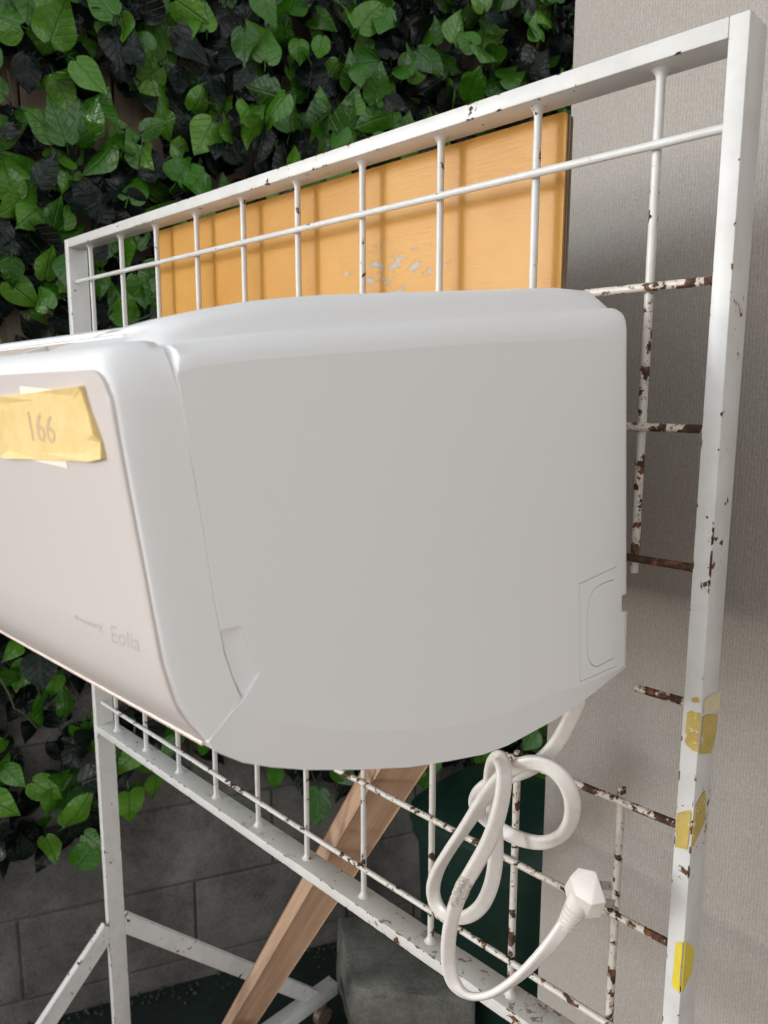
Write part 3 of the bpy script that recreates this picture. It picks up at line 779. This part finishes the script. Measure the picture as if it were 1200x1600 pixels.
# lettering on the panel
def text_on(body_, quad, name, m, parent, push=.0009, surf=None, spacing=1.0):
    cu = bpy.data.curves.new(name, 'FONT')
    cu.body = body_; cu.space_character = spacing
    cu.resolution_u = 3
    ob = bpy.data.objects.new(name, cu)
    col.objects.link(ob)
    dg = bpy.context.evaluated_depsgraph_get()
    me = bpy.data.meshes.new_from_object(ob.evaluated_get(dg))
    bpy.data.objects.remove(ob)
    xs = [v.co.x for v in me.vertices]; ys = [v.co.y for v in me.vertices]
    x0, x1, y0, y1 = min(xs), max(xs), min(ys), max(ys)
    q = [Vector(p) for p in quad]     # top left, top right, bottom right, bottom left
    n = (q[1] - q[0]).cross(q[3] - q[0]).normalized()
    if n.y > 0: n = -n
    org = parent_org(parent)
    for v in me.vertices:
        u = (v.co.x - x0) / (x1 - x0); w = (y1 - v.co.y) / (y1 - y0)
        v.co = q[0] * (1 - u) * (1 - w) + q[1] * u * (1 - w) + q[2] * u * w + q[3] * (1 - u) * w + n * push - org
    if surf:
        for v in me.vertices: v.co = surf(v.co + org) - org
    me.materials.append(m)
    o = bpy.data.objects.new(name, me); col.objects.link(o); o.parent = parent
    return o
def on_panel(p):       # lay a point on the curved panel, a hair in front of it
    x0 = prof[len(prof) // 2].x; d = x0 - p.x; z = p.z - E.z * d
    for q0, q1 in zip(prof, prof[1:]):
        if q0.z <= z <= q1.z:
            y = q0.y + (q1.y - q0.y) * (z - q0.z) / max(1e-9, q1.z - q0.z)
            return Vector((p.x, y + E.y * d - .00012, p.z))
    return p
text_on('Eolia', EOLIA, 'lettering', M['print'], panel, surf=on_panel)
nq = [Vector(p) for p in NANOE]
def sub(q, u0, u1, w0=0, w1=1):
    f = lambda u, w: q[0] * (1 - u) * (1 - w) + q[1] * u * (1 - w) + q[2] * u * w + q[3] * (1 - u) * w
    return [f(u0, w0), f(u1, w0), f(u1, w1), f(u0, w1)]
text_on('nanoe', sub(nq, .23, .80, .32, .72), 'lettering', M['print'], panel, surf=on_panel, spacing=1.1)
text_on('X', sub(nq, .82, 1.0, .2, .86), 'lettering', M['print'], panel, surf=on_panel)
f = lambda u, w: nq[0] * (1 - u) * (1 - w) + nq[1] * u * (1 - w) + nq[2] * u * w + nq[3] * (1 - u) * w + Vector((0, -.0019, 0))
pts = [f(.07 + .07 * math.cos(R(a)) * (1 if a < 180 else .8), .42 + .34 * math.sin(R(a))) for a in range(0, 360, 30)]
pts2 = [f(.185 + .03 * math.cos(R(a)), .5 + .1 * math.sin(R(a))) for a in range(0, 360, 45)]
link_mesh('emblem', [on_panel(q) for q in pts + pts2], [tuple(range(12)), tuple(range(12, 20))], M['print'], panel)

# ------------------------------------------------------------------ numbered slip and its tape
def sticker(name, pts, m, push, thick, label, cat, wav=0.0, group=None):
    q = [Vector(p) for p in pts]
    n = (q[1] - q[0]).cross(q[-1] - q[0])
    n = Vector((0, 0, 0))
    for i in range(len(q)): n += q[i].cross(q[(i + 1) % len(q)])
    n.normalize()
    cam_v = Vector((1.1662, -.5189, 1.4827)) - q[0]
    if n.dot(cam_v) < 0: n = -n
    c0 = sum(q, Vector()) / len(q)
    # inner ring gives the sheet slight waves
    bm = bmesh.new()
    def lift(i): return push + thick + wav * (.5 + .5 * math.sin(i * 2.4))
    o_ = [bm.verts.new(p + n * lift(i)) for i, p in enumerate(q)]
    bk = [bm.verts.new(p + n * push * .3) for p in q]
    mid = [bm.verts.new(p.lerp(c0, .22) + n * (push + thick)) for p in q]
    k = len(q)
    for i in range(k):
        j = (i + 1) % k
        bm.faces.new((o_[i], o_[j], mid[j], mid[i]))
        bm.faces.new((bk[i], bk[j], o_[j], o_[i]))
    fill_loops(bm, [mid])
    loc = c0
    bmesh.ops.translate(bm, vec=-loc, verts=bm.verts)
    bmesh.ops.recalc_face_normals(bm, faces=bm.faces)
    me = bpy.data.meshes.new(name); bm.to_mesh(me); bm.free()
    me.materials.append(m)
    ob = bpy.data.objects.new(name, me); col.objects.link(ob); ob.location = loc
    tag(ob, label, cat, group)
    return ob
sticker('paper_slip', PAPER, M['paper'], .0016, .0001, 'cream paper slip showing above and below the yellow tape on the pearl panel', 'paper')
tp = sticker('label_tape', TAPE, M['tape'], .0021, .0003, 'wide yellow masking tape numbered 166 on the pearl front panel', 'tape', .0014)
text_on('166', TEXT166, 'number', M['ink'], tp, .00252)

# ------------------------------------------------------------------ tape remains on the right post
sticker('tape_scrap', TP_SMALL, M['oldtape'], .0002, .0002, 'tiny yellow tape scrap on the front of the right post, just above the torn wrap', 'tape', group='tape remains on the right post')
sticker('tape_piece', TP_PALE, M['paletape'], .0002, .0002, 'pale faded tape piece on the outer side of the right post', 'tape', group='tape remains on the right post')
wrap = thing('wrapped_tape', 'worn yellow tape wrapped round the corner of the right post', 'tape', (.9705, -.0005, 1.21), 'tape remains on the right post')
for nm, pts in (('front_flap', TP_WRAP_F), ('side_flap', TP_WRAP_S)):
    o = sticker(nm, pts, M['oldtape'], .0002, .0002, '', '')
    del o['label']; del o['category']
    o.parent = wrap; o.location -= wrap.location
sticker('tape_piece', TP_LOW_F, M['oldtape'], .0002, .0002, 'ragged dark yellow tape rectangle on the front of the right post above the plug', 'tape', group='tape remains on the right post')
sticker('tape_piece', TP_TRI, M['oldtape'], .0002, .0002, 'long pointed yellow tape sliver on the outer side of the right post', 'tape', group='tape remains on the right post')
wrap = thing('wrapped_tape', 'bright yellow tape folded round the right post near the bottom of the picture', 'tape', (.9705, -.0005, 1.03), 'tape remains on the right post')
for nm, pts in (('front_flap', TP_BR_F), ('side_flap', TP_BR_S)):
    o = sticker(nm, pts, M['brighttape'], .0002, .0003, '', '')
    del o['label']; del o['category']
    o.parent = wrap; o.location -= wrap.location

# ------------------------------------------------------------------ power cord
cpts = [Vector(p) for p in CABLE]
def spline(pts, per):
    out = []
    for i in range(len(pts) - 1):
        p0, p1, p2, p3 = pts[max(i - 1, 0)], pts[i], pts[i + 1], pts[min(i + 2, len(pts) - 1)]
        for k in range(per):
            t = k / per
            out.append(.5 * ((2 * p1) + (p2 - p0) * t + (2 * p0 - 5 * p1 + 4 * p2 - p3) * t * t + (3 * p1 - p0 - 3 * p2 + p3) * t ** 3))
    out.append(pts[-1]); return out
for _ in range(2):
    cpts = [cpts[0]] + [cpts[i] * .7 + (cpts[i - 1] + cpts[i + 1]) * .15 for i in range(1, len(cpts) - 1)] + [cpts[-1]]
sp = spline(cpts, 8)
cord = thing('power_cord', 'white flat power cord looped in a loose knot under the air conditioner', 'cord', cpts[0])
NREF = Vector((.62, -.76, .12)).normalized()
SEC = []
for k in range(20):
    a = 2 * math.pi * k / 20
    x = math.cos(a); y = math.sin(a)
    gx = .0059 * (abs(x) ** .65) * (1 if x >= 0 else -1)
    gy = .0030 * (abs(y) ** .65) * (1 if y >= 0 else -1) * (1 - .16 * math.exp(-(gx / .0012) ** 2))
    SEC.append((gx, gy))
def sweep(path, scale, jit=0):
    vs, fs = [], []
    ns = len(SEC); prev = None
    for i, p in enumerate(path):
        t = (path[min(i + 1, len(path) - 1)] - path[max(i - 1, 0)]).normalized()
        tw = .35 * math.sin(i * .045) + .2 * math.sin(i * .11 + 1)
        nr_ = (NREF + Vector((0, 0, .5 * math.sin(i * .03)))).normalized()
        s = t.cross(nr_).normalized()
        if prev is not None and s.dot(prev) < 0: s = -s
        if prev is not None: s = (s * .5 + prev * .5); s = (s - t * s.dot(t)).normalized()
        prev = s
        u = s.cross(t).normalized()
        s2 = s * math.cos(tw) + u * math.sin(tw); u2 = u * math.cos(tw) - s * math.sin(tw)
        sc = scale if not callable(scale) else scale(i)
        for gx, gy in SEC:
            k = sc * (1 + random.uniform(-jit, jit))
            vs.append(p + s2 * gx * k + u2 * gy * k)
    for i in range(len(path) - 1):
        for k in range(ns):
            k2 = (k + 1) % ns
            fs.append((i * ns + k, i * ns + k2, (i + 1) * ns + k2, (i + 1) * ns + k))
    fs.append(tuple(range(ns))); fs.append(tuple((len(path) - 1) * ns + k for k in range(ns)))
    return vs, fs
vs, fs = sweep(sp, 1.0)
link_mesh('flat_cable', vs, fs, M['cable'], cord, 60)
i0 = 8 * 40 + 2; i1 = 8 * 41 + 6
# grey glue residue: a thin crust over one length of the cable
vs, fs = sweep(sp, 1.0)
res = sp[i0:i1]
ns = len(SEC)
rv, rf = [], []
for i in range(i0, i1):
    for k in range(ns):
        v = Vector(vs[i * ns + k]); d = (v - sp[i]).normalized()
        en = min(1, (i - i0) / 4, (i1 - 1 - i) / 4)
        rv.append(v + d * (.0007 * en * max(-.4, noise.noise(v * 420) + .45) - .0001))
for i in range(i1 - i0 - 1):
    for k in range(ns):
        k2 = (k + 1) % ns
        rf.append((i * ns + k, i * ns + k2, (i + 1) * ns + k2, (i + 1) * ns + k))
link_mesh('glue_residue', rv, rf, M['residue'], cord)
# plug: body, ribbed boot, two blades
pm, pin, pbk = ([Vector(p) for p in q] for q in (PLUG_O, PLUG_I, PLUG_B))
bm = bmesh.new()
A_, B_, C_, D_, E_, F_, G_, H_ = ov = [bm.verts.new(p) for p in pm]
I_, J_ = [bm.verts.new(p) for p in pin]
kv = [bm.verts.new(p) for p in pbk]
for f_ in ((A_, B_, I_, H_), (B_, C_, D_), (B_, D_, J_, I_), (D_, E_, J_), (H_, I_, J_, G_), (J_, E_, F_, G_)): bm.faces.new(f_)
for i in range(8): bm.faces.new((ov[i], ov[(i + 1) % 8], kv[(i + 1) % 8], kv[i]))
bm.faces.new(kv[::-1])
bmesh.ops.recalc_face_normals(bm, faces=bm.faces)
bmesh.ops.bevel(bm, geom=bm.edges[:], offset=.0011, segments=3, profile=.6, affect='EDGES')
plug = from_bm('plug_body', bm, M['plug'], cord, 40)
pc = sum(pm, Vector()) / 8
p_end = cpts[-1]; t = (pc - p_end).normalized()
start = p_end - t * .006; L = (pc - start).length * .98
path, rad = [], []
for k in range(40):
    f_ = k / 39
    groove = 1 if (int(f_ * 39) % 5 < 3 or f_ > .60) else .80
    path.append(start + t * L * f_); rad.append(groove)
bsec = []
vs, fs = [], []
s = t.cross(NREF).normalized(); u = s.cross(t).normalized()
for p, g, k in zip(path, rad, range(40)):
    w = .0062 + .0035 * (k / 39)
    for q in range(16):
        a = 2 * math.pi * q / 16
        vs.append(p + (s * math.cos(a) * w + u * math.sin(a) * w * .74) * g)
for i in range(39):
    for q in range(16):
        q2 = (q + 1) % 16
        fs.append((i * 16 + q, i * 16 + q2, (i + 1) * 16 + q2, (i + 1) * 16 + q))
fs.append(tuple(range(16)))
link_mesh('strain_relief', vs, fs, M['plug'], cord, 35)
for q in BLADE:
    q = [Vector(p) for p in q]
    n = (q[1] - q[0]).cross(q[3] - q[0]).normalized() * .0007
    c0 = sum(q, Vector()) / 4
    ex = (q[1] - q[0]) ; ez = (q[3] - q[0])
    bm = bmesh.new()
    hc = q[0] + ex * .68 + ez * .5
    outs = []
    for sgn in (1, -1):
        o_ = [bm.verts.new(p + n * sgn) for p in q]
        hl = [bm.verts.new(hc + ez * .17 * math.sin(R(45 * k)) + ex * .12 * math.cos(R(45 * k)) + n * sgn) for k in range(8)]
        fill_loops(bm, [o_, hl]); outs.append((o_, hl))
    for lp in (0, 1):
        A_, B_ = outs[0][lp], outs[1][lp]
        for i in range(len(A_)): bm.faces.new((A_[i], A_[(i + 1) % len(A_)], B_[(i + 1) % len(A_)], B_[i]))
    from_bm('plug_blade', bm, M['blade'], cord)

# ------------------------------------------------------------------ timber, stone, bin behind the rack
a, b2 = Vector((.619, .0526, 1.07)), Vector((-.151, .290, .0))
tdir = (b2 - a).normalized()
root = bpy.data.objects.new('timber_prop', None)
bm = bmesh.new()
beam_bm(bm, (0, 0, .74), (0, 0, -.664), .046, .038, (0, 1, 0), .0015)
me = bpy.data.meshes.new('timber_prop'); bm.to_mesh(me); bm.free(); me.materials.append(M['timber'])
tim = bpy.data.objects.new('timber_prop', me); col.objects.link(tim)
zax = -tdir
camdir = (Vector((1.1662, -.5189, 1.4827)) - a.lerp(b2, .5)).normalized()
yax = -(camdir - zax * camdir.dot(zax)).normalized()
yax = (Matrix.Rotation(R(28), 3, zax) @ yax)
xax = yax.cross(zax)
mid = a.lerp(b2, .5)
tim.matrix_world = Matrix.Translation(mid) @ Matrix((xax, yax, zax)).transposed().to_4x4()
tag(tim, 'pinkish squared timber leaning diagonally behind the bottom rail', 'timber')

def rough_block(name, pts_top, h, m, label, cat):
    bm = bmesh.new()
    t_ = [bm.verts.new((x, y, h)) for x, y in pts_top]; g_ = [bm.verts.new((x + random.uniform(-.005, .005), y, 0)) for x, y in pts_top]
    bm.faces.new(t_); bm.faces.new(g_[::-1])
    for i in range(len(t_)): bm.faces.new((t_[i], g_[i], g_[(i + 1) % len(t_)], t_[(i + 1) % len(t_)]))
    bmesh.ops.recalc_face_normals(bm, faces=bm.faces)
    bmesh.ops.bevel(bm, geom=bm.edges[:], offset=.012, segments=2, profile=.5, affect='EDGES')
    bmesh.ops.subdivide_edges(bm, edges=bm.edges[:], cuts=5, use_grid_fill=True)
    c0 = Vector((sum(p[0] for p in pts_top) / 4, sum(p[1] for p in pts_top) / 4, 0))
    for v in bm.verts:
        v.co += Vector((noise.noise(v.co * 22), noise.noise(v.co * 22 + Vector((5, 0, 0))), noise.noise(v.co * 22 + Vector((0, 9, 0))))) * .009
        v.co += Vector((noise.noise(v.co * 7), noise.noise(v.co * 7 + Vector((3, 0, 0))), 0)) * .012
        v.co -= c0
    bmesh.ops.triangulate(bm, faces=bm.faces)
    me = bpy.data.meshes.new(name); bm.to_mesh(me); bm.free(); me.materials.append(m)
    for p in me.polygons: p.use_smooth = True
    ob = bpy.data.objects.new(name, me); col.objects.link(ob); ob.location = c0
    return tag(ob, label, cat)
rough_block('concrete_block', [(-.10, .60), (.10, .475), (.31, .64), (.10, .80)], .205, M['stone'], 'rough weathered concrete block lying on the ground behind the rack', 'block')
# green bin
bn = thing('plastic_bin', 'dark green plastic bin standing behind the rack under the ivy', 'bin', (.24, .82, 0))
NB = 40
def oct_ring(r, z):
    out = []
    for k in range(NB):
        a = 2 * math.pi * k / NB
        c, s_ = math.cos(a), math.sin(a)
        q = (abs(c) ** 4 + abs(s_) ** 4) ** -.25
        out.append(Vector((.24 + r * q * c * 1.0, .82 + r * q * s_ * .9, z)))
    return out
prof_ = [(.155, .0), (.16, .01), (.178, .48), (.19, .482), (.19, .515), (.183, .515), (.18, .49), (.15, .05)]
vs, fs = [], []
for r, z in prof_: vs += oct_ring(r, z)
for i in range(len(prof_) - 1):
    for k in range(NB):
        k2 = (k + 1) % NB; fs.append((i * NB + k, i * NB + k2, (i + 1) * NB + k2, (i + 1) * NB + k))
fs.append(tuple(range(NB))[::-1]); fs.append(tuple((len(prof_) - 1) * NB + k for k in range(NB)))
link_mesh('tub', vs, fs, M['bin'], bn, 40)
vs, fs = [], []
lid = [(.196, .512), (.196, .535), (.18, .55), (.10, .565), (.02, .568)]
for r, z in lid: vs += oct_ring(r, z)
for i in range(len(lid) - 1):
    for k in range(NB):
        k2 = (k + 1) % NB; fs.append((i * NB + k, i * NB + k2, (i + 1) * NB + k2, (i + 1) * NB + k))
fs.append(tuple((len(lid) - 1) * NB + k for k in range(NB)))
link_mesh('lid', vs, fs, M['bin'], bn, 40)

# ------------------------------------------------------------------ ivy
ivy = thing('ivy_curtain', 'hanging curtain of glossy green and dark ivy leaves covering the back wall', 'ivy', wall_pt(.4, 0, .45))
def leaf_mesh(seed, m, name='leaf'):
    rnd = random.Random(seed)
    prof = [(0, .12), (.02, .25), (.05, .345), (.10, .43), (.17, .48), (.25, .50), (.34, .487), (.44, .445), (.55, .375), (.66, .29), (.77, .197), (.87, .105), (.94, .045), (1.0, 0)]
    wid = rnd.uniform(.68, .95); fold = rnd.uniform(.08, .34); curl = rnd.uniform(-.5, .7); tw = rnd.uniform(-.5, .5); wv = rnd.uniform(.02, .06); ph = rnd.uniform(0, 6)
    lob = -.10
    vs, fs, uv = [], [], []
    us = (-1, -.55, 0, .55, 1)
    for y, w in prof:
        for u in us:
            x = u * w * wid
            yy = y + (lob * (1 - y / .2) * abs(u) ** 1.2 if y < .2 else 0)
            z = -fold * abs(x) * .9 + .0 + curl * (y - .35) ** 2 * -1 + wv * math.sin(yy * 9 + ph) * abs(u) + fold * .10
            z += tw * x * (y - .4)
            vs.append((x, yy - .05, z)); uv.append((x, yy))
    n = len(us)
    for i in range(len(prof) - 1):
        for k in range(n - 1):
            if i == len(prof) - 2:
                fs.append((i * n + k, i * n + k + 1, (i + 1) * n + 2))
            else: fs.append((i * n + k, i * n + k + 1, (i + 1) * n + k + 1, (i + 1) * n + k))
    # stalk
    b0 = len(vs)
    for y, z in ((0, 0), (-.12, -.04), (-.3, -.14)):
        for a in (0, 2.1, 4.2): vs.append((.014 * math.cos(a), y - .02, z + .014 * math.sin(a))); uv.append((0, 0))
    for i in range(2):
        for k in range(3): fs.append((b0 + i * 3 + k, b0 + i * 3 + (k + 1) % 3, b0 + i * 3 + 3 + (k + 1) % 3, b0 + i * 3 + 3 + k))
    me = bpy.data.meshes.new(name)
    me.from_pydata(vs, [], fs)
    l_ = me.uv_layers.new(name='UVMap')
    for lp in me.loops: l_.data[lp.index].uv = uv[lp.vertex_index]
    for p in me.polygons: p.use_smooth = True
    if m: me.materials.append(m)
    return me, vs, fs, uv
NV = 9
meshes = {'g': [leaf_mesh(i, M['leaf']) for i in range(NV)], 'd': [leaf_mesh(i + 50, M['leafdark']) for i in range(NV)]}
CAMP = Vector((1.1662, -.5189, 1.4827))
leaves = []
def bottom(s):
    pts = [(-.6, .36), (-.33, .40), (-.12, .45), (0.0, .60), (.2, .60), (.34, .52), (.5, .48), (.8, .46), (1.3, .38), (2, .3)]
    for (a0, v0), (a1, v1) in zip(pts, pts[1:]):
        if a0 <= s <= a1: return v0 + (v1 - v0) * (s - a0) / (a1 - a0)
    return .4
def put(s, z, off, kind, size, tipang, tilt, lean):
    p = wall_pt(s, off, z)
    # leaf axes: tip direction in the wall plane, normal out of the wall, then random tilt
    y = (WD * math.sin(tipang) + Vector((0, 0, 1)) * math.cos(tipang))
    nrm_ = WN.copy()
    rot = Matrix.Rotation(tilt, 3, y) @ Matrix.Rotation(lean, 3, y.cross(nrm_))
    y2 = rot @ y; n2 = rot @ nrm_
    x2 = y2.cross(n2).normalized()
    Mx = Matrix((x2, y2, n2)).transposed().to_4x4() @ Matrix.Scale(size, 4)
    leaves.append((Matrix.Translation(p) @ Mx, kind, random.randrange(NV), (p - CAMP).length - off * .6 + random.uniform(0, .05)))
rnd = random.Random(11)
# jittered grid, three layers deep
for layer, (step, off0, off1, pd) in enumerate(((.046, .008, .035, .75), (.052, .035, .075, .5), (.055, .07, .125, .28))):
    s = -.62
    while s < 1.75:
        z = .30
        while z < 2.75:
            ss = s + rnd.uniform(-.04, .04); zz = z + rnd.uniform(-.04, .04)
            ok = zz > bottom(ss) + rnd.uniform(-.02, .06)
            # thin places where the boards show through, and a sparse hem
            hole = noise.noise(Vector((ss * 3.1, zz * 3.1, 2.0)))
            if ss < .1 and 1.2 < zz < 2.1 and hole > .13: ok = ok and rnd.random() < .3
            if zz < 1.0: ok = ok and rnd.random() < .72
            if layer == 2: ok = ok and rnd.random() < .85
            if ok:
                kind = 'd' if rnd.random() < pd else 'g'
                up = rnd.random() < (.62 if zz > 1.3 else .2)
                ang = rnd.gauss(0, .75) if up else math.pi + rnd.gauss(0, .7)
                put(ss, zz, rnd.uniform(off0, off1), kind, rnd.uniform(.056, .088), ang, rnd.gauss(0, .45), rnd.gauss(-.1, .45))
            z += step
        s += step
# only what the camera could see at all (or just outside the picture) is kept
inv = cam_ob.matrix_world.inverted()
def seen(Mx):
    q = inv @ Mx.translation
    if q.z > -.1: return False
    u, v = q.x / -q.z, q.y / -q.z
    return -.72 < u < .42 and -.9 < v < .95
leaves = [L_ for L_ in leaves if seen(L_[0])]
def big(L_):
    q = inv @ L_[0].translation
    u, v = q.x / -q.z, q.y / -q.z
    inside = -.53 < u < .29 and -.7 < v < .71
    hidden = (v > -.28 and v < .2 and u > -.43)       # behind the air conditioner
    return (0 if inside and not hidden else 1, L_[3])
leaves.sort(key=big)
iorg = ivy.location
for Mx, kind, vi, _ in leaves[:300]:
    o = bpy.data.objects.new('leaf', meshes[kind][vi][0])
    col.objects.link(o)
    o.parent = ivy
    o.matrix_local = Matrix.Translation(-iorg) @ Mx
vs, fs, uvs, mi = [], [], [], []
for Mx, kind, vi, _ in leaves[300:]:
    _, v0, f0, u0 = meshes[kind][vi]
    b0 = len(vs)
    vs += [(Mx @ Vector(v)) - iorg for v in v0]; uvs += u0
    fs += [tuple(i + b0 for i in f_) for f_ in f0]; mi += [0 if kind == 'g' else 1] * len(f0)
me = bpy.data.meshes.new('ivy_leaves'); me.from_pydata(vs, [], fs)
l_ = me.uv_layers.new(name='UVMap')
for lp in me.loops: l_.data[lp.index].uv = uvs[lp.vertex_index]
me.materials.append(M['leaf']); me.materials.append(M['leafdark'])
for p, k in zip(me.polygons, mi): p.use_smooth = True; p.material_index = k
o = bpy.data.objects.new('ivy_leaves', me); col.objects.link(o); o.parent = ivy; o['kind'] = 'stuff'
print('leaves', len(leaves), 'faces', len(fs))
vs, fs = [], []
for k in range(70):
    s = rnd.uniform(-.5, 1.5); z = rnd.uniform(.55, 2.6); off = rnd.uniform(.03, .12)
    d = rnd.uniform(-1, 1); L = rnd.uniform(.1, .3)
    path = []
    for i in range(7):
        f_ = i / 6
        path.append(wall_pt(s + d * L * f_ + .01 * math.sin(i + k), off + .025 * math.sin(f_ * 3.1 + k), z - L * .6 * f_ + .012 * math.sin(i * 1.7 + k)))
    v0, f0 = tube_rings(path, [.0018] * 7, 5)
    b0 = len(vs); vs += v0; fs += [tuple(i + b0 for i in f_) for f_ in f0]
o = link_mesh('ivy_stems', vs, fs, M['stem'], ivy, 60); o['kind'] = 'stuff'

# crumbs of mortar and moss along the foot of the wall
vs, fs = [], []
for k in range(300):
    s = rnd.uniform(-.9, 1.3); off = abs(rnd.gauss(0, .035)) + .004; r = rnd.uniform(.002, .007) * (1.6 if rnd.random() < .1 else 1)
    c = wall_pt(s, off, .005 + r * .4); b0 = len(vs)
    for dx, dy, dz in ((1, 0, 0), (-1, 0, 0), (0, 1, 0), (0, -1, 0), (0, 0, .8), (0, 0, -.6)):
        vs.append(c + Vector((dx, dy, dz)) * r * rnd.uniform(.6, 1.2))
    fs += [tuple(i + b0 for i in f) for f in ((0, 2, 4), (2, 1, 4), (1, 3, 4), (3, 0, 4), (2, 0, 5), (1, 2, 5), (3, 1, 5), (0, 3, 5))]
M['crumb'] = concrete('mortar_crumb', (.012, .02, .012), (.075, .078, .06), 40)
o = link_mesh('mortar_crumbs', vs, fs, M['crumb']); o['kind'] = 'stuff'
